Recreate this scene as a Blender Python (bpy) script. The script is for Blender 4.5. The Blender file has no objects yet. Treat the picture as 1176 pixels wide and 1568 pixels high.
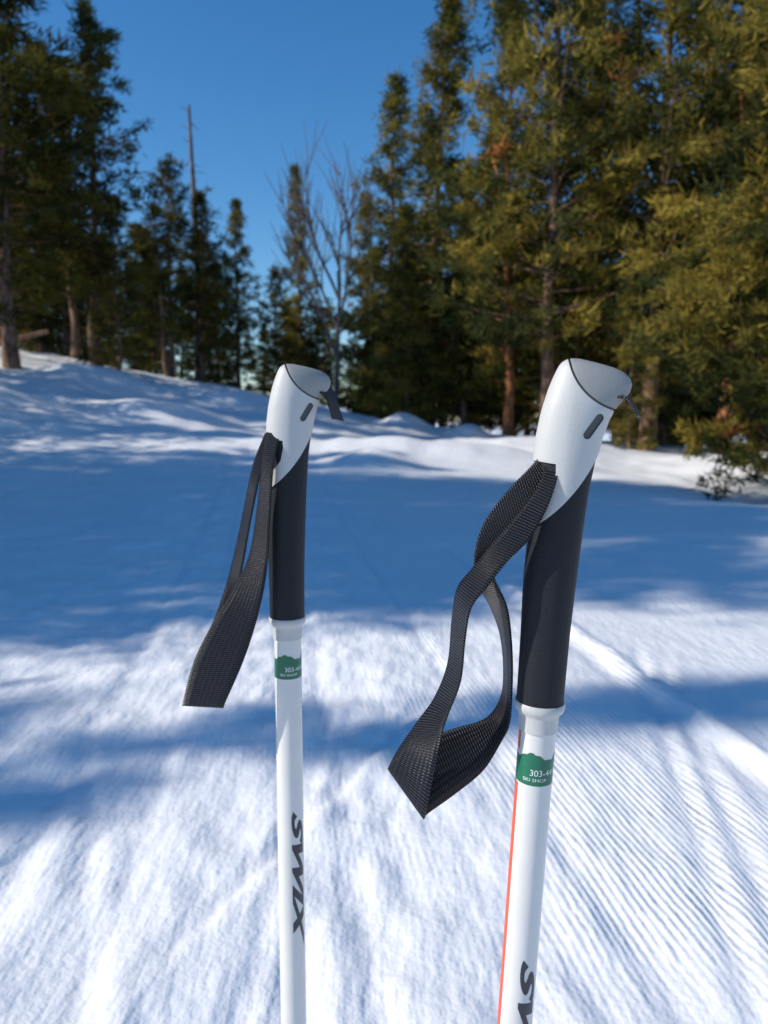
import bpy, bmesh, math, random
import numpy as np
from mathutils import Vector, Matrix, Euler

scene = bpy.context.scene
COL = scene.collection
scene.view_settings.view_transform = 'Standard'
scene.view_settings.look = 'None'
scene.view_settings.exposure = 0

SUN_EL = math.radians(33)
SUN_BEHIND = math.radians(13)      # sun stands to the left (-X), a little behind the viewer
sun_vec = Vector((-math.cos(SUN_EL)*math.cos(SUN_BEHIND), -math.cos(SUN_EL)*math.sin(SUN_BEHIND), math.sin(SUN_EL)))

# ---------------------------------------------------------------- node helpers
def new_mat(name):
    m = bpy.data.materials.new(name); m.use_nodes = True
    nt = m.node_tree; b = nt.nodes['Principled BSDF']
    return m, nt, b
def N(nt, typ, **kw):
    n = nt.nodes.new(typ)
    for k, v in kw.items():
        setattr(n, k, v)
    return n
def L(nt, a, b): nt.links.new(a, b)
def ramp(nt, fac, stops):
    r = nt.nodes.new('ShaderNodeValToRGB')
    el = r.color_ramp.elements
    while len(el) < len(stops): el.new(0.5)
    for e, (p, c) in zip(el, stops):
        e.position = p; e.color = (c[0], c[1], c[2], 1)
    L(nt, fac, r.inputs['Fac'])
    return r
def math_n(nt, op, a, b=None):
    n = nt.nodes.new('ShaderNodeMath'); n.operation = op
    for i, v in enumerate((a, b)):
        if v is None: continue
        if isinstance(v, (int, float)): n.inputs[i].default_value = v
        else: L(nt, v, n.inputs[i])
    return n.outputs[0]

# ---------------------------------------------------------------- noise + terrain
def _hash(ix, iy, seed):
    h = (ix.astype(np.int64)*374761393 + iy.astype(np.int64)*668265263 + seed*1442695041) & 0xffffffff
    h = ((h ^ (h >> 13))*1274126177) & 0xffffffff
    h = h ^ (h >> 16)
    return (h & 0xffff)/65535.0
def vnoise(x, y, seed=0):
    ix = np.floor(x); iy = np.floor(y); fx = x-ix; fy = y-iy
    fx = fx*fx*(3-2*fx); fy = fy*fy*(3-2*fy)
    a = _hash(ix, iy, seed); b = _hash(ix+1, iy, seed); c = _hash(ix, iy+1, seed); d = _hash(ix+1, iy+1, seed)
    return (a*(1-fx)+b*fx)*(1-fy)+(c*(1-fx)+d*fx)*fy - 0.5
def sstep(a, b, x):
    t = np.clip((x-a)/(b-a), 0, 1); return t*t*(3-2*t)
KX = np.array([-600, -60, -30, -15, -5, 0, 4, 8, 12, 30, 600.])
KH = np.array([7.0, 7.0, 5.6, 3.9, 2.2, 1.15, .6, .2, -.05, -.3, -.3])
def terrain(x, y):
    x = np.asarray(x, float); y = np.asarray(y, float)
    g = (np.interp(x-2, KX, KH)+np.interp(x, KX, KH)+np.interp(x+2, KX, KH))/3
    h = g*sstep(5, 31, y)
    h = h - np.clip((y-33)*0.05, 0, 3.0)
    h = h + sstep(-6, -22, x)*1.2*(1-sstep(5, 31, y))
    off = np.clip(sstep(13, 18, y)+sstep(-4, -7, x+0.15*y)+sstep(4.5, 8, x+0.1*y), 0, 1)
    h = h + off*(0.34*vnoise(x/3.1, y/3.1, 3)+0.2*vnoise(x/1.2, y/1.2, 5)+0.09*vnoise(x/.45, y/.45, 6))
    far = sstep(60, 200, np.hypot(x, y))
    h = h + far*8*(vnoise(x/90, y/90, 8))
    h = h + 0.42*np.exp(-((x-1.0)/2.6)**2-((y-17.0)/1.1)**2)
    h = h + 0.28*np.exp(-((x+0.2)/0.7)**2-((y-14.8)/0.9)**2)
    for (bx, by, br, bh) in [(0.7, 27.5, .8, .5), (3.0, 26, .7, .45), (-6, 20, 1.4, .3), (-9, 24, 1.6, .4), (4.6, 21, 1.6, .25), (9.3, 17, 2., .35), (7, 14.0, 1.5, .2), (-4, 25, 1.3, .25)]:
        h = h + bh*np.exp(-((x-bx)**2+(y-by)**2)/br**2)
    ca, sa = math.cos(math.radians(8.4)), math.sin(math.radians(8.4))
    u = x*ca+y*sa; v = -x*sa+y*ca
    near = 1-sstep(12, 20, y)
    n2 = 1-sstep(5, 9, y)
    ridge = 1.40*ca+2.9*sa
    w = vnoise(v/0.5, u*0, 11)*0.03+vnoise(v/.17, u*0, 12)*.012
    h = h + n2*(0.032*np.exp(-((u-ridge-w)/.045)**2)*(1+.8*vnoise(v/.3, u*0, 14)) - 0.018*np.exp(-((u-ridge+.11-w)/.06)**2))
    h = h + near*(-0.012*np.exp(-((u-ridge+.95)/.03)**2) - 0.018*np.exp(-((u-.05-w)/.035)**2)-0.016*np.exp(-((u+.42-w)/.04)**2)-.014*np.exp(-((u-.22-w)/.035)**2)-.016*np.exp(-((u+.75-w)/.04)**2))
    # ski marks that cross the grooming at a small angle
    for (x0, y0, k_, a_, b_) in [(.875, 1.83, .231, 1.2, 4.5), (1.0, 1.83, .225, 1.2, 4.2), (-.31, 1.8, .05, 1.0, 3.6), (-.9, 2.2, -.38, 1.4, 3.2), (-.15, 2.6, .42, 1.9, 3.6)]:
        msk = sstep(a_-.3, a_, y)*(1-sstep(b_-.5, b_, y))
        dd = x-(x0+k_*(y-y0))
        h = h + msk*(-.013*np.exp(-(dd/.026)**2)+.008*np.exp(-((dd-.055)/.025)**2))
    rough = near*(1-sstep(0.4, 1.6, u)*0.75)
    h = h + rough*(0.022*vnoise(u/.13, v/.34, 21)+0.018*vnoise(u/.07, v/.12, 22)+.03*vnoise(u/.3, v/.4, 24)) + near*0.05*vnoise(u/1.3, v/2.2, 23)
    return h
def th(x, y): return float(terrain(np.array([x]), np.array([y]))[0])

n = 820
s0 = 1.8; ext = 620.0
t = np.linspace(-1, 1, n)
ax = s0*np.sinh(t*math.asinh(ext/s0)) + 0.2
ay = s0*np.sinh(t*math.asinh(ext/s0)) + 2.6
gx, gy = np.meshgrid(ax, ay)
gz = terrain(gx, gy)
me = bpy.data.meshes.new('snow_ground')
me.vertices.add(n*n)
me.vertices.foreach_set('co', np.stack([gx.ravel(), gy.ravel(), gz.ravel()], 1).ravel())
idx = np.arange(n*n).reshape(n, n)
q = np.stack([idx[:-1, :-1], idx[:-1, 1:], idx[1:, 1:], idx[1:, :-1]], -1).reshape(-1, 4)
me.loops.add(q.size); me.loops.foreach_set('vertex_index', q.ravel())
me.polygons.add(len(q)); me.polygons.foreach_set('loop_start', np.arange(len(q))*4)
me.polygons.foreach_set('loop_total', np.full(len(q), 4)); me.update(calc_edges=True)
me.polygons.foreach_set('use_smooth', np.ones(len(q), bool))
ground = bpy.data.objects.new('snow_ground', me); COL.objects.link(ground)

m, nt, b = new_mat('snow')
tc = N(nt, 'ShaderNodeTexCoord')
mp = N(nt, 'ShaderNodeMapping'); mp.inputs['Rotation'].default_value = (0, 0, math.radians(-8.4)); L(nt, tc.outputs['Object'], mp.inputs['Vector'])
wv = N(nt, 'ShaderNodeTexWave', wave_type='BANDS', bands_direction='X'); wv.inputs['Scale'].default_value = 13.5
wv.inputs['Distortion'].default_value = 0.6; wv.inputs['Detail'].default_value = 1; wv.inputs['Detail Scale'].default_value = .6
L(nt, mp.outputs[0], wv.inputs['Vector'])
sx = N(nt, 'ShaderNodeSeparateXYZ'); L(nt, mp.outputs[0], sx.inputs[0])
cm = N(nt, 'ShaderNodeMapRange'); cm.inputs['From Min'].default_value = 0.3; cm.inputs['From Max'].default_value = 1.2; cm.inputs['To Min'].default_value = .12; L(nt, sx.outputs['X'], cm.inputs['Value'])
mn = N(nt, 'ShaderNodeTexNoise'); mn.inputs['Scale'].default_value = 1.3; mn.inputs['Detail'].default_value = 2; L(nt, mp.outputs[0], mn.inputs['Vector'])
mk = ramp(nt, mn.outputs['Fac'], [(0.42, (0.1, 0.1, 0.1)), (0.58, (1, 1, 1))])
cord = math_n(nt, 'MULTIPLY', math_n(nt, 'MULTIPLY', wv.outputs['Fac'], cm.outputs[0]), mk.outputs[0])
mp2 = N(nt, 'ShaderNodeMapping'); mp2.inputs['Rotation'].default_value = (0, 0, math.radians(-8.4)); mp2.inputs['Scale'].default_value = (20, 5.5, 10); L(nt, tc.outputs['Object'], mp2.inputs['Vector'])
st = N(nt, 'ShaderNodeTexNoise'); st.inputs['Scale'].default_value = 1; st.inputs['Detail'].default_value = 3; L(nt, mp2.outputs[0], st.inputs['Vector'])
gr = N(nt, 'ShaderNodeTexNoise'); gr.inputs['Scale'].default_value = 30; gr.inputs['Detail'].default_value = 3; gr.inputs['Roughness'].default_value = .7; L(nt, tc.outputs['Object'], gr.inputs['Vector'])
hsum = math_n(nt, 'ADD', math_n(nt, 'MULTIPLY', cord, 0.0042), math_n(nt, 'MULTIPLY', st.outputs['Fac'], 0.013))
hsum = math_n(nt, 'ADD', hsum, math_n(nt, 'MULTIPLY', gr.outputs['Fac'], 0.0065))
bp = N(nt, 'ShaderNodeBump'); bp.inputs['Strength'].default_value = 0.9; bp.inputs['Distance'].default_value = 1.0; L(nt, hsum, bp.inputs['Height'])
L(nt, bp.outputs[0], b.inputs['Normal'])
cr = ramp(nt, mn.outputs['Fac'], [(0.3, (.84, .84, .86)), (.7, (.91, .91, .92))])
L(nt, cr.outputs[0], b.inputs['Base Color'])
b.inputs['Roughness'].default_value = .55; b.inputs['Specular IOR Level'].default_value = .25
ground.data.materials.append(m)

# ---------------------------------------------------------------- materials for trees
def foliage_mat(name, gain=1.0):
    m = bpy.data.materials.new(name); m.use_nodes = True; nt = m.node_tree; nt.nodes.clear()
    out = N(nt, 'ShaderNodeOutputMaterial')
    at = N(nt, 'ShaderNodeAttribute', attribute_name='tone')
    oi = N(nt, 'ShaderNodeObjectInfo')
    hs = N(nt, 'ShaderNodeHueSaturation'); hs.inputs['Saturation'].default_value = 1.0
    mr = N(nt, 'ShaderNodeMapRange'); mr.inputs['To Min'].default_value = .8*gain; mr.inputs['To Max'].default_value = 1.2*gain
    L(nt, oi.outputs['Random'], mr.inputs['Value']); L(nt, mr.outputs[0], hs.inputs['Value'])
    L(nt, at.outputs['Color'], hs.inputs['Color'])
    d = N(nt, 'ShaderNodeBsdfDiffuse'); tr = N(nt, 'ShaderNodeBsdfTranslucent'); mx = N(nt, 'ShaderNodeMixShader'); mx.inputs[0].default_value = .38
    L(nt, hs.outputs[0], d.inputs[0]); L(nt, hs.outputs[0], tr.inputs[0])
    L(nt, d.outputs[0], mx.inputs[1]); L(nt, tr.outputs[0], mx.inputs[2]); L(nt, mx.outputs[0], out.inputs[0])
    return m
FOL = foliage_mat('pine_needles', 1.25)
FOLD = foliage_mat('pine_needles_shaded', .85)  # same needles, shade of the left-hand trees put into a darker colour
def bark_mat(name, c1, c2, c3):
    m, nt, b = new_mat(name)
    tc = N(nt, 'ShaderNodeTexCoord'); mp = N(nt, 'ShaderNodeMapping'); mp.inputs['Scale'].default_value = (9, 9, 2.2)
    L(nt, tc.outputs['Object'], mp.inputs[0])
    nz = N(nt, 'ShaderNodeTexNoise'); nz.inputs['Scale'].default_value = 1.4; nz.inputs['Detail'].default_value = 4; L(nt, mp.outputs[0], nz.inputs[0])
    r = ramp(nt, nz.outputs['Fac'], [(.3, c1), (.5, c2), (.7, c3)]); L(nt, r.outputs[0], b.inputs['Base Color'])
    b.inputs['Roughness'].default_value = .9; b.inputs['Specular IOR Level'].default_value = .1
    return m
BARK = bark_mat('pine_bark', (.05, .035, .028), (.18, .11, .08), (.34, .22, .15))
BARKR = bark_mat('pine_bark_red', (.10, .045, .02), (.32, .13, .06), (.48, .24, .12))
DEAD = bark_mat('dead_wood', (.07, .06, .058), (.17, .14, .13), (.27, .23, .21))

class TB:
    def __init__(s): s.v = []; s.f = []; s.mi = []; s.c = []; s.n = 0
    def add(s, v, f, mi, c):
        v = np.asarray(v, float); f = np.asarray(f, int)
        s.v.append(v); s.f.append(f+s.n); s.mi.append(np.full(len(f), mi)); s.n += len(v)
        c = np.asarray(c, float)
        if c.ndim == 1: c = np.tile(c, (len(v), 1))
        s.c.append(c)
    def tube(s, pts, rad, k, mi, c=(.1, .1, .1)):
        pts = np.asarray(pts, float); rad = np.asarray(rad, float); m = len(pts)
        d = np.gradient(pts, axis=0); d /= np.linalg.norm(d, axis=1)[:, None]+1e-9
        ref = np.array([0, 0, 1.]) if abs(d[0, 2]) < .8 else np.array([1., 0, 0])
        a = np.cross(d, ref); a /= np.linalg.norm(a, axis=1)[:, None]+1e-9
        bb = np.cross(d, a)
        th_ = np.linspace(0, 2*math.pi, k, endpoint=False)
        v = pts[:, None, :]+rad[:, None, None]*(np.cos(th_)[None, :, None]*a[:, None, :]+np.sin(th_)[None, :, None]*bb[:, None, :])
        i = np.arange(m-1)[:, None]*k+np.arange(k)[None, :]; j = np.arange(m-1)[:, None]*k+(np.arange(k)[None, :]+1) % k
        f = np.concatenate([np.stack([i, j, j+k], -1).reshape(-1, 3), np.stack([i, j+k, i+k], -1).reshape(-1, 3)])
        s.add(v.reshape(-1, 3), f, mi, c)
    def mesh(s, name, mats):
        v = np.concatenate(s.v); f = np.concatenate(s.f); mi = np.concatenate(s.mi); c = np.concatenate(s.c)
        me = bpy.data.meshes.new(name)
        me.vertices.add(len(v)); me.vertices.foreach_set('co', v.ravel())
        me.loops.add(f.size); me.loops.foreach_set('vertex_index', f.ravel())
        me.polygons.add(len(f)); me.polygons.foreach_set('loop_start', np.arange(len(f))*3); me.polygons.foreach_set('loop_total', np.full(len(f), 3))
        me.update(calc_edges=True)
        me.polygons.foreach_set('material_index', mi)
        at = me.attributes.new('tone', 'FLOAT_COLOR', 'POINT')
        at.data.foreach_set('color', np.concatenate([c, np.ones((len(c), 1))], 1).ravel())
        for m_ in mats: me.materials.append(m_)
        return me

def pine_mesh(name, H, R, cb, seed, nb=120, needles=20, size=1.0, warm=.5, bark=None, spruce=False, bare_low=True, gap=.24, inner=.6, fol=None):
    rng = np.random.default_rng(seed)
    T = TB()
    k = 9; zs = np.linspace(0, 1, k)
    bend = np.cumsum(rng.normal(0, .012, (k, 2)), axis=0)*H*.5; bend[0] = 0
    tp = np.stack([bend[:, 0], bend[:, 1], zs*H-0.3*(zs == 0)], 1)
    r0 = 0.0125*H+.03
    T.tube(tp, r0*(1-zs*.93)*(1+.3*np.exp(-zs*25)), 9, 0)
    def trunk(tt): return np.array([np.interp(tt, zs, tp[:, i]) for i in range(3)])
    cen = []; cdir = []; csz = []; ctone = []
    lob = rng.uniform(0, 6.28, 4)
    for i in range(nb):
        tt = cb+(1-cb)*(i+rng.uniform(-.5, .5))/nb; tt = min(max(tt, cb*.8), .985)
        q_ = (tt-cb)/(1-cb); q_ = min(max(q_, 0), 1)
        if spruce: prof = (1-q_)**.85*.97+.05
        else: prof = (1-q_)**.6*(0.6+.4*min(1, q_/.25))*.95+.07
        az = rng.uniform(0, 2*math.pi)
        lobe = 1+.30*math.sin(az*2+lob[0]+q_*9)+.24*math.sin(az*3+lob[1]-q_*17)
        Lb = R*prof*lobe*rng.uniform(.5, 1.2)
        if Lb < .18: Lb = .18
        el0 = math.radians((-22 if spruce else -6)+55*q_+rng.normal(0, 9))
        base = trunk(tt); m_ = 6; ss = np.linspace(0, 1, m_)
        hd = np.array([math.cos(az), math.sin(az), 0])
        side = np.array([-math.sin(az), math.cos(az), 0])*rng.normal(0, .12)
        pts = base+ss[:, None]*Lb*(hd*math.cos(el0)+side)+np.outer(ss*math.sin(el0)*Lb+ss**2*Lb*.22, [0, 0, 1])
        T.tube(pts, (.014+.014*Lb)*(1-ss*.85), 3, 0)
        nc = max(2, int(Lb/gap*rng.uniform(.8, 1.3)))
        bt = rng.uniform(0, 1)
        for c_ in range(nc):
            f_ = 1-(c_/nc)*inner
            f_ += rng.normal(0, .03)
            p = np.array([np.interp(f_, ss, pts[:, j]) for j in range(3)])
            sp = (1.2-f_)*Lb*.38
            p = p+rng.normal(0, 1, 3)*np.array([sp, sp, sp*.25+.03])
            cen.append(p); cdir.append(hd*.7+np.array([0, 0, .45 if not spruce else 0.1])+rng.normal(0, .35, 3)); csz.append(rng.uniform(.65, 1.35))
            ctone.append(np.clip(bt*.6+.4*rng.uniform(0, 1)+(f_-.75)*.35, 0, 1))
    for i in range(4):
        cen.append(trunk(1-.012*i)); cdir.append(np.array([0, 0, 1.])); csz.append(.7); ctone.append(.5)
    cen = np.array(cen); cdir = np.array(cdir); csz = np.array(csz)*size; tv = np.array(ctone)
    M = len(cen); K = needles
    c = np.repeat(cen, K, 0); d0 = np.repeat(cdir, K, 0); sz = np.repeat(csz, K)
    d = d0+rng.normal(0, .75, (M*K, 3)); d /= np.linalg.norm(d, axis=1)[:, None]
    o = c+rng.normal(0, .10, (M*K, 3))*np.array([1, 1, .6])*sz[:, None]
    ln = rng.uniform(.12, .27, M*K)*sz**.8; wd = rng.uniform(.032, .060, M*K)*sz**.8
    w = np.cross(d, rng.normal(0, 1, (M*K, 3))); w /= np.linalg.norm(w, axis=1)[:, None]+1e-9
    v = np.stack([o-w*wd[:, None]*.5, o+w*wd[:, None]*.5, o+d*ln[:, None]+w*wd[:, None]*.2, ], 1).reshape(-1, 3)
    f = np.arange(M*K*3).reshape(-1, 3)
    dark = np.array([.026, .038, .017]); oliv = np.array([.105, .104, .026]); sunlit = np.array([.27, .205, .042]); rust = np.array([.30, .12, .04])  # the golden tone puts sunlight on the foliage into its colour
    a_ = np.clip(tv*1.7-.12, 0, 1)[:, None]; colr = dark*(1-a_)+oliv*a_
    g_ = np.clip((tv-.46)*2.4*warm*1.6, 0, 1)[:, None]; colr = colr*(1-g_)+sunlit*g_
    rs = rng.uniform(0, 1, M) < .006; colr[rs] = rust
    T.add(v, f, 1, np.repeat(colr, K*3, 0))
    if bare_low:
        for i in range(26):
            tt = rng.uniform(.06, cb+.1); az = rng.uniform(0, 6.28); Lb = rng.uniform(.3, 1.1)
            b0 = trunk(tt); hd = np.array([math.cos(az), math.sin(az), rng.uniform(-.4, .15)])
            ss = np.linspace(0, 1, 4)
            pts = b0+ss[:, None]*hd*Lb+np.outer(ss**2*rng.normal(0, .12), [0, 0, 1])
            T.tube(pts, .016*(1-ss*.8), 3, 0)
    return T.mesh(name, [bark or BARK, fol or FOL])

V = {}
V['a'] = pine_mesh('pine_a', 12, 2.2, .16, 1, nb=130, warm=.3, size=1.45, needles=26, gap=.30, fol=FOLD)
V['b'] = pine_mesh('pine_b', 12, 2.0, .22, 2, nb=110, warm=.35, size=1.4, needles=26, gap=.30, fol=FOLD)
V['c'] = pine_mesh('pine_c', 10, 1.9, .08, 3, nb=120, warm=.3, size=1.3, needles=24, gap=.30, fol=FOLD)
V['s'] = pine_mesh('spruce_s', 17, 3.1, .06, 4, nb=230, warm=.85, spruce=True, size=1.8, gap=.38, needles=28)
V['t'] = pine_mesh('spruce_t', 15, 2.5, .06, 5, nb=190, warm=.65, spruce=True, size=1.6, gap=.36, needles=28)
V['g'] = pine_mesh('pine_g', 18, 3.0, .14, 6, nb=155, warm=.85, size=1.9, bark=BARKR, gap=.40, needles=33)
V['h'] = pine_mesh('pine_h', 18, 3.2, .18, 7, nb=145, warm=.8, size=1.9, bark=BARK, gap=.40, needles=33)
V['n'] = pine_mesh('pine_n', 13, 3.0, .03, 8, nb=240, warm=1.2, needles=46, size=1.25, bare_low=False, gap=.24)
HGT = dict(a=12, b=12, c=10, s=17, t=15, g=18, h=18, n=13)

rnd = random.Random(5)
def place(kind, x, y, ztop=None, H=None, name='pine_tree', parent=None, wide=1.0):
    gz_ = th(x, y)
    hh = H if H else (ztop-gz_)
    sc = hh/HGT[kind]
    o = bpy.data.objects.new(name, V[kind]); COL.objects.link(o)
    o.location = (x, y, gz_-.05); o.scale = (sc*wide, sc*wide, sc)
    o.rotation_euler = (rnd.uniform(-.02, .02), rnd.uniform(-.02, .02), rnd.uniform(0, 6.28))
    if parent: o.parent = parent
    return o
# trees seen on the left
place('a', -11.4, 24, H=12.4, wide=1.2)
place('a', -13.6, 27, H=15, wide=1.1)
place('b', -10.4, 28.5, ztop=15.0, wide=1.1)
place('c', -9.4, 27.5, H=6)
place('b', -12.2, 31, H=11)
place('b', -9.3, 34, ztop=12.0, wide=.9)
place('c', -8.0, 35, ztop=10.9, wide=.9)
place('t', -6.7, 36, ztop=11.0, name='spruce_tree', wide=.85)
place('t', -4.2, 40, ztop=13.6, name='spruce_tree', wide=.65)
place('c', -5.3, 38, ztop=8.2, wide=1.0)
place('c', -3.4, 38, ztop=6.6, wide=1.1)
place('b', -8.6, 31, H=6.5)
# centre / right
place('s', 2.0, 34, ztop=18.4, name='spruce_tree', wide=.85)
place('t', 0.2, 36, ztop=16.3, name='spruce_tree', wide=.85)
place('t', -0.8, 37, ztop=11.5, name='spruce_tree', wide=.9)
place('s', 3.7, 32, ztop=12.5, name='spruce_tree', wide=.85)
place('t', 0.9, 31.5, ztop=9.5, name='spruce_tree', wide=.95)
place('g', 4.6, 29, ztop=15.0, wide=.9)
place('h', 5.5, 26, ztop=19, wide=.95)
place('g', 7.1, 28, ztop=16.5, wide=.95)
place('h', 8.5, 25, ztop=19, wide=.9)
place('g', 10.4, 24, ztop=19, wide=.95)
place('h', 12.6, 26, ztop=19)
place('t', 7.5, 23.5, H=5.0, name='spruce_tree')
place('g', 13.5, 21, H=16)
place('n', 7.0, 13.2, H=9.5, wide=1.0)
place('n', 10.8, 17.5, H=14)

df = bpy.data.objects.new('distant_forest', None); COL.objects.link(df)
for i in range(56):
    x = -36+72*(i+rnd.uniform(0, 1))/56; y = rnd.uniform(42, 58)
    if -9 < x < 1 : H = rnd.uniform(5.0, 7.0)
    elif x < 0: H = rnd.uniform(7, 11)
    else: H = rnd.uniform(10, 14)
    place(rnd.choice('actgh'), x, y, H=H, name='distant_tree', parent=df, wide=1.2)
for i in range(24):
    x = rnd.uniform(2, 26); y = rnd.uniform(31, 41)
    place(rnd.choice('tgcc'), x, y, H=rnd.uniform(6, 11), name='distant_tree', parent=df, wide=1.1)
for i in range(12):
    x = rnd.uniform(-32, -13); y = rnd.uniform(30, 42)
    place(rnd.choice('abct'), x, y, H=rnd.uniform(7, 12), name='distant_tree', parent=df)

# trees beside the trail on the left (outside the view) whose shadows cross the snow
for (k_, x, y, H, w) in [('t', -17, -0.9, 12.6, .5), ('a', -16, 2.4, 13, 1.2), ('h', -19, 3.8, 17, 1.0), ('a', -15, 5.4, 12.5, 1.2), ('g', -20, 6.6, 17, 1.1),
                         ('b', -15.5, 8.0, 13, 1.2), ('h', -26, 2.5, 19, 1.0), ('g', -27, 6, 20, 1.0), ('b', -17, 10.2, 10.5, .9),
                         ('b', -14, 12.0, 8.5, .9), ('c', -13.5, 14.6, 7.5, .9), ('b', -13.5, 17, 8.5, .8), ('c', -13, 19.5, 8, .9), ('b', -16, 21.5, 12, .9), ('a', -22, 18, 14, .8), ('b', -19, 14, 11, .8), ('c', -20, -9.5, 12, 1)]:
    place(k_, x, y, H=H, wide=w)

# snag and bare tree
def snag():
    T = TB(); rng = np.random.default_rng(3)
    z = np.linspace(0, 1, 8); H = 13
    T.tube(np.stack([np.sin(z*4)*.08, z*0, z*H-.2], 1), .17*(1-z*.72), 7, 0)
    for i in range(30):
        zz = rng.uniform(3, H-.2); az = rng.uniform(0, 6.28); l = rng.uniform(.15, .6)
        p = np.array([0, 0, zz]); s = np.linspace(0, 1, 3)[:, None]
        T.tube(p+s*np.array([math.cos(az), math.sin(az), rng.uniform(-.3, .4)])*l, [.02, .014, .006], 3, 0)
    return T.mesh('dead_snag', [DEAD])
o = bpy.data.objects.new('dead_tree_trunk', snag()); COL.objects.link(o); o.location = (-8.55, 36, th(-8.55, 36)); o.scale = (1.3, 1.3, (15.2-o.location[2])/13)
def bare():
    T = TB(); rng = np.random.default_rng(12)
    def br(p, d, l, r, lev):
        m_ = 6; pts = [p]
        dd = d.copy()
        for i in range(m_-1):
            dd = dd+rng.normal(0, .07, 3)+np.array([0, 0, .03]); dd /= np.linalg.norm(dd); pts.append(pts[-1]+dd*l/(m_-1))
        T.tube(pts, r*(1-np.linspace(0, 1, m_)*.6), 5, 0)
        if lev < 3:
            for i in range([5, 5, 5][lev]):
                f_ = rng.uniform(.35, .98) if lev else rng.uniform(.4, .95)
                q_ = pts[int(f_*(m_-1))]
                az = rng.uniform(0, 6.28); sp = .48 if lev == 0 else .55
                nd = dd*1.0+sp*np.array([math.cos(az), math.sin(az), .25]); nd /= np.linalg.norm(nd)
                br(q_, nd, l*rng.uniform(.5, .75), r*.55, lev+1)
    br(np.array([0, 0, -.1]), np.array([0, 0, 1.]), 7.5, .18, 0)
    return T.mesh('bare_tree', [DEAD])
o = bpy.data.objects.new('bare_tree', bare()); COL.objects.link(o); o.location = (-2.0, 32.5, th(-2.0, 32.5)); 
o.scale = (.72, .72, .80)

T = TB(); T.tube([(0, 0, 0), (1.2, .2, .25), (2.6, .3, .6)], [.12, .10, .07], 7, 0)
o = bpy.data.objects.new('fallen_log', T.mesh('fallen_log', [BARK])); COL.objects.link(o); o.location = (-13.6, 25.5, th(-13.6, 25.5)+.15)

# ---------------------------------------------------------------- ski poles
U = 0.000297      # one drawing unit in metres
def plain(name, col, rough=.4, bump=0, scale=400, spec=.5, var=0):
    m, nt, b = new_mat(name)
    tc = N(nt, 'ShaderNodeTexCoord')
    nz = N(nt, 'ShaderNodeTexNoise'); nz.inputs['Scale'].default_value = scale; nz.inputs['Detail'].default_value = 4; L(nt, tc.outputs['Object'], nz.inputs[0])
    c2 = tuple(c*(1-var) for c in col)
    r = ramp(nt, nz.outputs['Fac'], [(.35, c2), (.65, col)]); L(nt, r.outputs[0], b.inputs['Base Color'])
    if bump:
        bp = N(nt, 'ShaderNodeBump'); bp.inputs['Distance'].default_value = bump; bp.inputs['Strength'].default_value = .6; L(nt, nz.outputs['Fac'], bp.inputs['Height']); L(nt, bp.outputs[0], b.inputs['Normal'])
    b.inputs['Roughness'].default_value = rough; b.inputs['Specular IOR Level'].default_value = spec
    return m
WHITE = plain('white_plastic', (.53, .525, .51), .48, .00009, 1300, var=.07, spec=.4)
CAPM = plain('cap_plastic_shaded', (.30, .30, .295), .55, .00016, 1400, var=.12, spec=.4)  # slightly greyer cap plastic, darkened further to paint in its shaded face
COREM = plain('dark_grey_core', (.07, .07, .075), .6, 0, 300)
SHAFT = plain('white_lacquer', (.70, .68, .65), .22, 0, 60, var=.05)
FOAM = plain('black_foam', (.013, .015, .021), .6, .00025, 1100, spec=.3, var=.4)
GREEN = plain('green_sticker', (.012, .15, .08), .35, 0, 200, var=.1)
REDM = plain('red_stripe', (.80, .09, .03), .35, 0, 200)
INK = plain('dark_ink', (.035, .033, .045), .35, 0, 200)
TXTW = plain('white_ink', (.75, .77, .75), .5, 0, 200)
STEEL = plain('steel_tip', (.4, .4, .42), .3, 0, 200)

m, nt, b = new_mat('strap_webbing'); STRAP = m
uvn = N(nt, 'ShaderNodeUVMap'); uvn.uv_map = 'UVMap'
mp = N(nt, 'ShaderNodeMapping'); L(nt, uvn.outputs[0], mp.inputs[0]); mp.inputs['Rotation'].default_value = (0, 0, math.radians(12))
wv = N(nt, 'ShaderNodeTexWave', wave_type='BANDS', bands_direction='Y'); wv.inputs['Scale'].default_value = 0.314/0.0013; wv.inputs['Distortion'].default_value = .5; wv.inputs['Detail'].default_value = 1
L(nt, mp.outputs[0], wv.inputs['Vector'])
wx = N(nt, 'ShaderNodeTexWave', wave_type='BANDS', bands_direction='X'); wx.inputs['Scale'].default_value = 0.314/0.0018; wx.inputs['Distortion'].default_value = .3
L(nt, uvn.outputs[0], wx.inputs['Vector'])
hh_ = math_n(nt, 'MULTIPLY', wv.outputs['Fac'], math_n(nt, 'ADD', math_n(nt, 'MULTIPLY', wx.outputs['Fac'], .4), .6))
r = ramp(nt, hh_, [(.35, (.002, .002, .004)), (.95, (.055, .055, .068))]); L(nt, r.outputs[0], b.inputs['Base Color'])
bp = N(nt, 'ShaderNodeBump'); bp.inputs['Distance'].default_value = .0010; bp.inputs['Strength'].default_value = 1; L(nt, hh_, bp.inputs['Height']); L(nt, bp.outputs[0], b.inputs['Normal'])
b.inputs['Roughness'].default_value = .33; b.inputs['Specular IOR Level'].default_value = .5

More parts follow.
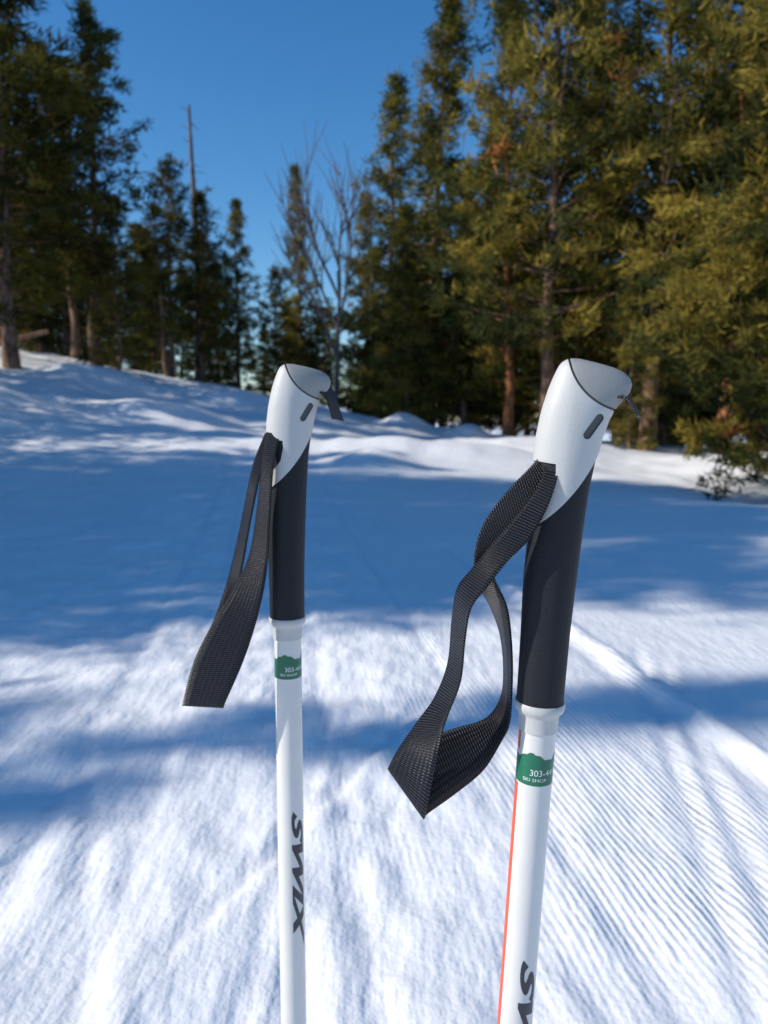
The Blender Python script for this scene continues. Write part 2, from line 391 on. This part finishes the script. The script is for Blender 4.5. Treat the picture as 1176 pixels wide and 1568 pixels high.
def obj_from(name, verts, faces, mat, smooth=True):
    me = bpy.data.meshes.new(name); me.from_pydata([tuple(v) for v in verts], [], faces); me.update()
    bm = bmesh.new(); bm.from_mesh(me); bmesh.ops.recalc_face_normals(bm, faces=bm.faces); bm.to_mesh(me); bm.free()
    for p in me.polygons: p.use_smooth = smooth
    o = bpy.data.objects.new(name, me); COL.objects.link(o)
    if mat: me.materials.append(mat)
    return o
RINGS = np.array([
 (0, -37, 37, 37), (30, -37, 37, 37), (120, -38, 38, 37), (200, -40, 41, 38), (290, -38, 45, 37), (350, -37, 49, 35.5), (390, -36, 54, 34.5),
 (425, -34, 59, 33.5), (455, -30, 67, 32.5), (475, -26, 76, 31.5), (487, -23, 86, 30.5), (497, -20.5, 92, 29.5), (507, -17, 94, 28), (516, -13.5, 90, 26), (523, -10.5, 81, 23.5), (529, -7.5, 66, 20), (534, -4, 45, 15), (538, 2, 24, 8), (539, 5, 18, 5)], float)
def loft(name, z0, z1, off, mat, K=72, step=5):
    zz = list(np.arange(z0, min(z1, 495), step))+[z for z in np.arange(495, z1+.1, 2)] if z1 > 500 else list(np.arange(z0, z1+.1, step))
    vs = []; fs = []
    for z in zz:
        a, b_, h = [np.interp(z, RINGS[:, 0], RINGS[:, i]) for i in (1, 2, 3)]
        top = max(0., (z-500)/39)
        a -= off; b_ += off; h += off
        cx = (a+b_)/2; rx = (b_-a)/2
        zo = z+off*top
        for k in range(K):
            t_ = 2*math.pi*k/K; c, s = math.cos(t_), math.sin(t_)
            e = .9
            xx = cx+rx*math.copysign(abs(c)**e, c)
            yy = h*math.copysign(abs(s)**e, s)*(1-.5*min(1, max(0, (xx-10)/90))**1.1)
            vs.append((xx*U, yy*U, zo*U))
    R_ = len(zz)
    for i in range(R_-1):
        for k in range(K):
            fs.append((i*K+k, i*K+(k+1) % K, (i+1)*K+(k+1) % K, (i+1)*K+k))
    fs.append(tuple(range(K))[::-1]); fs.append(tuple((R_-1)*K+k for k in range(K)))
    return obj_from(name, vs, fs, mat)
def prism_tool(poly, hy=60, cy=0):
    K = len(poly); vs = [(p[0]*U, (cy+s*hy)*U, p[1]*U) for s in (-1, 1) for p in poly]
    fs = [(k, (k+1) % K, K+(k+1) % K, K+k) for k in range(K)]+[tuple(range(K))[::-1], tuple(K+k for k in range(K))]
    return obj_from('tool', vs, fs, None, False)
def cyl_y(cx, cz, r, hy=80, K=128, cy=0):
    return prism_tool([(cx+r*math.cos(2*math.pi*k/K), cz+r*math.sin(2*math.pi*k/K)) for k in range(K)], hy, cy)
def capsule_y(x0, z0, x1, z1, r, cy, hy):
    ring = []
    a = math.atan2(z1-z0, x1-x0)
    for i in range(13): t_ = a+math.pi/2+math.pi*i/12; ring.append((x0+r*math.cos(t_), z0+r*math.sin(t_)))
    for i in range(13): t_ = a-math.pi/2+math.pi*i/12; ring.append((x1+r*math.cos(t_), z1+r*math.sin(t_)))
    return prism_tool(ring, hy, cy)
def bake(o):
    dg = bpy.context.evaluated_depsgraph_get(); dg.update()
    me = bpy.data.meshes.new_from_object(o.evaluated_get(dg)); o.modifiers.clear(); o.data = me
def boolean(o, tool, op):
    for x in (o, tool): x.data.transform(Matrix.Scale(1000, 4))
    md = o.modifiers.new('b', 'BOOLEAN'); md.operation = op; md.solver = 'EXACT'; md.object = tool
    bake(o); o.data.transform(Matrix.Scale(.001, 4)); bpy.data.objects.remove(tool)
def finish(o, bevel=.0005):
    md = o.modifiers.new('bv', 'BEVEL'); md.width = bevel; md.segments = 2; md.limit_method = 'ANGLE'; md.angle_limit = math.radians(50)
    bake(o)
    for p in o.data.polygons: p.use_smooth = True
    try: o.data.set_sharp_from_angle(angle=math.radians(40))
    except Exception as e: print(e)
def circ3(p, q_, r_):
    ax_, ay_ = p; bx, by = q_; cx, cy = r_
    d = 2*(ax_*(by-cy)+bx*(cy-ay_)+cx*(ay_-by))
    ux = ((ax_**2+ay_**2)*(by-cy)+(bx**2+by**2)*(cy-ay_)+(cx**2+cy**2)*(ay_-by))/d
    uy = ((ax_**2+ay_**2)*(cx-bx)+(bx**2+by**2)*(ax_-cx)+(cx**2+cy**2)*(bx-ax_))/d
    return ux, uy, math.hypot(ax_-ux, ay_-uy)

foam = loft('foam_grip', 0, 539, 0, FOAM)
foam_mesh = foam.data; foam_mesh.materials.append(COREM)
for p in foam_mesh.polygons:
    if p.center[2] > 425*U: p.material_index = 1
bpy.data.objects.remove(foam)
shell = loft('head_shell', 230, 539, 2.8, WHITE)
cx, cz, rr = circ3((-30, 289), (27, 347), (70, 444))
boolean(shell, cyl_y(cx, cz, rr, 80, 200), 'INTERSECT')
boolean(shell, cyl_y(94, 560, 93.5, 80, 160), 'DIFFERENCE')
boolean(shell, prism_tool([(-75, 392), (-4, 386), (-3, 372), (-9, 345), (-32, 314), (-34, 280), (-75, 270)]), 'DIFFERENCE')
boolean(shell, capsule_y(38, 431, 54, 457, 6, -44, 44), 'DIFFERENCE')
shell.data.materials.clear(); shell.data.materials.append(WHITE); finish(shell, .0004)
shell_mesh = shell.data; bpy.data.objects.remove(shell)
cap = loft('cap', 440, 539, 3.6, CAPM)
boolean(cap, cyl_y(94, 560, 90, 80, 160), 'INTERSECT')
cap.data.materials.clear(); cap.data.materials.append(CAPM); finish(cap, .0006)
cap_mesh = cap.data; bpy.data.objects.remove(cap)

def revolve(name, prof, mat, K=64):
    vs = []; fs = []
    for (r_, z) in prof:
        for k in range(K):
            t_ = 2*math.pi*k/K; vs.append((r_*math.cos(t_), r_*math.sin(t_), z))
    for i in range(len(prof)-1):
        for k in range(K): fs.append((i*K+k, i*K+(k+1) % K, (i+1)*K+(k+1) % K, (i+1)*K+k))
    fs.append(tuple(range(K))); fs.append(tuple((len(prof)-1)*K+k for k in range(K)))
    o = obj_from(name, vs, fs, mat)
    try: o.data.set_sharp_from_angle(angle=math.radians(35))
    except Exception: pass
    return o
def R_shaft(z): return .0086-(.0086-.0055)*min(1, max(0, (-z-.3)/.8))
RP = .00872
def bend_text(body, zc_top, length, phi_c, arc, rad, vertical, mat, shear=0, offset=0.0):
    cu = bpy.data.curves.new('t', 'FONT'); cu.body = body; cu.shear = shear; cu.offset = offset; cu.resolution_u = 6
    o = bpy.data.objects.new('t', cu); COL.objects.link(o)
    dg = bpy.context.evaluated_depsgraph_get(); dg.update()
    me = bpy.data.meshes.new_from_object(o.evaluated_get(dg)); bpy.data.objects.remove(o)
    bm = bmesh.new(); bm.from_mesh(me)
    xs = [v.co.x for v in bm.verts]; ys = [v.co.y for v in bm.verts]; x0, x1, y0, y1 = min(xs), max(xs), min(ys), max(ys)
    cnt = 14 if vertical else 30
    for i in range(1, cnt):
        if vertical: co = (0, y0+(y1-y0)*i/cnt, 0); no = (0, 1, 0)
        else: co = (x0+(x1-x0)*i/cnt, 0, 0); no = (1, 0, 0)
        bmesh.ops.bisect_plane(bm, geom=bm.verts[:]+bm.edges[:]+bm.faces[:], plane_co=co, plane_no=no)
    for v in bm.verts:
        fx = (v.co.x-x0)/(x1-x0); fy = (v.co.y-y0)/(y1-y0)
        if vertical: z = zc_top-fx*length; ph = phi_c+(fy-.5)*arc
        else: z = zc_top-(1-fy)*length; ph = phi_c+(fx-.5)*arc
        v.co = (rad*math.sin(ph), -rad*math.cos(ph), z)
    bm.to_mesh(me); bm.free(); me.materials.clear(); me.materials.append(mat)
    return me
def arc_patch(phi0, phi1, zt, zb, rad, mat, name, topf=None, K=80):
    vs = []; fs = []
    for k in range(K+1):
        ph = phi0+(phi1-phi0)*k/K
        top = zt+(topf(ph) if topf else 0)
        for z in (zb, top): vs.append((rad*math.sin(ph), -rad*math.cos(ph), z))
    for k in range(K): fs.append((2*k, 2*k+2, 2*k+3, 2*k+1))
    return obj_from(name, vs, fs, mat)

def catmull(P, sub):
    P = np.array(P, float); out = []
    n_ = len(P)
    for i in range(n_-1):
        p0 = P[max(i-1, 0)]; p1 = P[i]; p2 = P[i+1]; p3 = P[min(i+2, n_-1)]
        for s in range(sub):
            t_ = s/sub
            out.append(.5*((2*p1)+(-p0+p2)*t_+(2*p0-5*p1+4*p2-p3)*t_**2+(-p0+3*p1-3*p2+p3)*t_**3))
    out.append(P[-1]); return np.array(out)
def ribbon(name, Lp, Rp, sub=10, thick=.0010):
    Lc = catmull(Lp, sub)*U; Rc = catmull(Rp, sub)*U; W = 6; n_ = len(Lc)
    vs = []; fs = []
    mid = (Lc+Rc)/2; ln = np.concatenate([[0], np.cumsum(np.linalg.norm(np.diff(mid, axis=0), axis=1))])
    for i in range(n_):
        for j in range(W+1): vs.append(Lc[i]*(1-j/W)+Rc[i]*(j/W))
    for i in range(n_-1):
        for j in range(W): a = i*(W+1)+j; fs.append((a, a+1, a+W+2, a+W+1))
    me = bpy.data.meshes.new(name); me.from_pydata([tuple(v) for v in vs], [], fs); me.update()
    uv = me.uv_layers.new(name='UVMap')
    for p in me.polygons:
        p.use_smooth = True
        for li in p.loop_indices:
            vi = me.loops[li].vertex_index; i, j = divmod(vi, W+1); uv.data[li].uv = (j/W*.017, ln[i])
    o = bpy.data.objects.new(name, me); COL.objects.link(o); me.materials.append(STRAP)
    md = o.modifiers.new('s', 'SOLIDIFY'); md.thickness = thick; md.offset = 0
    return o

def tr(lst, f):
    A = []; B = []
    for (a, b_) in lst:
        xa, za = f(a[0], a[1]); xb, zb = f(b_[0], b_[1]); A.append((xa, a[2], za)); B.append((xb, b_[2], zb))
    return A, B
fR = lambda x, y: (x-(826+.079*(1080-y)), 1080-y)
fL = lambda x, y: ((x-(440-.0156*(950-y)))/.727, (950-y)/.727)

def ski_pole(strap, tail, f, loc, lean, yaw, stripe):
    root = bpy.data.objects.new('ski_pole', None); COL.objects.link(root)
    ch = []
    def link(nm, me): o = bpy.data.objects.new(nm, me); COL.objects.link(o); ch.append(o); return o
    link('foam_grip', foam_mesh); link('head_shell', shell_mesh); link('head_cap', cap_mesh)
    ch.append(revolve('collar', [(.0080, -.0115), (.0092, -.0112), (.0094, -.0040), (.0099, -.0026), (.0113, -.0014), (.0118, .0004), (.0118, .0022), (.0114, .0028), (.0090, .0030)], WHITE))
    Ls = loc[2]-th(loc[0], loc[1])
    ch.append(revolve('shaft', [(R_shaft(z), z) for z in [0.0]+list(np.linspace(-.02, -Ls+.05, 24))], SHAFT))
    ch.append(revolve('tip', [(.0055, -Ls+.055), (.0058, -Ls+.02), (.003, -Ls-.02), (.001, -Ls-.05)], STEEL))
    ch.append(revolve('basket', [(.006, -Ls+.06), (.010, -Ls+.045), (.03, -Ls+.032), (.032, -Ls+.030), (.029, -Ls+.029), (.006, -Ls+.040)], INK))
    top = lambda ph: .0016*math.sin(ph*3.1+2.2)+.0008*abs(math.sin(ph*6.3))
    ch.append(arc_patch(-math.pi, math.pi, -.0225, -.0362, RP, GREEN, 'green_sticker', top))
    link('sticker_text', bend_text('303-449', -.0283, .0030, math.radians(30), math.radians(88), RP+.0001, False, TXTW))
    link('sticker_text_small', bend_text('SKI SHOP', -.0325, .0016, math.radians(2), math.radians(75), RP+.0001, False, TXTW))
    link('logo_text', bend_text('SWIX', -.125, .097, math.radians(34), math.radians(60), RP, True, INK, shear=.45, offset=.045))
    if stripe:
        ch.append(arc_patch(math.radians(-86), math.radians(-62), -.0120, -.0205, RP, REDM, 'red_stripe', None, 10))
        ch.append(arc_patch(math.radians(-86), math.radians(-57), -.0370, -.26, RP, REDM, 'red_stripe_lower', None, 10))
    A, B = tr(strap, f); ch.append(ribbon('wrist_strap', A, B))
    A, B = tr(tail, f); ch.append(ribbon('strap_tail', A, B))
    for c in ch: c.parent = root
    root.location = loc; root.rotation_euler = Euler((0, lean, yaw), 'XYZ')
    return root

strapR = [((838, 690, -22), (858, 702, -32)), ((824, 732, -42), (842, 752, -52)), ((787, 782, -50), (815, 803, -58)), ((754, 824, -45), (780, 842, -62)), ((726, 862, -38), (750, 880, -72)),
 ((702, 897, -28), (726, 915, -75)), ((692, 950, -22), (716, 965, -70)), ((684, 1020, -22), (708, 1030, -70)), ((662, 1078, -25), (688, 1085, -70)), ((630, 1125, -32), (677, 1120, -62)),
 ((600, 1170, -36), (663, 1185, -52)), ((585, 1200, -34), (644, 1270, -40)), ((583, 1206, -28), (642, 1279, -33)), ((590, 1203, -20), (647, 1275, -24)), ((640, 1163, 5), (690, 1245, -4)), ((690, 1143, 20), (735, 1205, 10)),
 ((738, 1125, 33), (765, 1152, 12)), ((763, 1090, 45), (778, 1115, 5)), ((768, 1040, 48), (783, 1045, 0)), ((763, 980, 40), (783, 985, -8)), ((748, 930, 22), (777, 925, -12)),
 ((732, 890, -12), (760, 880, -22)), ((729, 845, -36), (752, 850, -28)), ((744, 792, -42), (768, 825, -32)), ((778, 742, -42), (800, 785, -34)), ((812, 704, -36), (835, 732, -30)), ((825, 689, -20), (848, 699, -18))]
strapL = [((409, 657, -22), (429, 661, -30)), ((403, 700, -38), (419, 712, -52)), ((395, 770, -34), (414, 780, -58)), ((383, 840, -32), (410, 850, -58)), ((358, 895, -32), (402, 905, -52)),
 ((330, 940, -32), (388, 960, -46)), ((300, 1000, -32), (370, 1012, -42)), ((282, 1064, -31), (345, 1070, -36)), ((281, 1071, -26), (343, 1077, -29)), ((284, 1067, -18), (345, 1072, -20)), ((302, 1000, -6), (368, 1010, -8)),
 ((325, 950, 8), (378, 960, 6)), ((347, 890, 22), (368, 895, -4)), ((362, 830, 24), (376, 838, -10)), ((376, 765, 12), (388, 772, -18)), ((389, 705, -10), (402, 712, -26)), ((407, 658, -18), (421, 661, -22))]
tailR = [((932, 592, -14), (950, 588, 18)), ((950, 592, -16), (960, 590, 18)), ((962, 602, -16), (970, 604, 18)), ((969, 617, -16), (977, 620, 18))]
tailL = [((484, 594, -14), (504, 586, 18)), ((497, 606, -22), (512, 600, 20)), ((503, 624, -24), (519, 622, 20)), ((507, 637, -24), (526, 641, 20))]

CAMZ = 1.30
pR = ski_pole(strapR, tailR, fR, (.0734, .35, CAMZ-.135), math.radians(2.8), math.radians(-11.7), True)
pL = ski_pole(strapL, tailL, fL, (-.0617, .48, CAMZ-.1287), 0, math.radians(7.3), False)

# ---------------------------------------------------------------- world, sun, camera
w = bpy.data.worlds.new('World'); scene.world = w; w.use_nodes = True; nt = w.node_tree
bg = nt.nodes['Background']; sky = nt.nodes.new('ShaderNodeTexSky'); sky.sky_type = 'NISHITA'; sky.sun_disc = False
sky.sun_elevation = SUN_EL
sky.sun_rotation = math.atan2(sun_vec.x, sun_vec.y)
sky.altitude = 1500; sky.air_density = 1.25; sky.dust_density = .1; sky.ozone_density = 4.5
hs = nt.nodes.new('ShaderNodeHueSaturation'); hs.inputs['Saturation'].default_value = 1.24
nt.links.new(sky.outputs[0], hs.inputs['Color']); nt.links.new(hs.outputs[0], bg.inputs[0]); bg.inputs[1].default_value = .145
sd = bpy.data.lights.new('sun', 'SUN'); sd.energy = 4.7; sd.angle = math.radians(.53); sd.color = (1, .94, .84)
so = bpy.data.objects.new('sun', sd); COL.objects.link(so)
so.rotation_euler = sun_vec.to_track_quat('Z', 'Y').to_euler(); so.location = (-20, -5, 20)

cd = bpy.data.cameras.new('camera'); co = bpy.data.objects.new('camera', cd); COL.objects.link(co)
co.location = (0, 0, CAMZ); co.rotation_euler = (math.radians(90-7), 0, 0)
cd.sensor_fit = 'VERTICAL'; cd.sensor_height = 36; cd.lens = 36*1180/1568
cd.clip_start = .02; cd.clip_end = 2000
cd.dof.use_dof = True; cd.dof.focus_distance = .375; cd.dof.aperture_fstop = 14
scene.camera = co
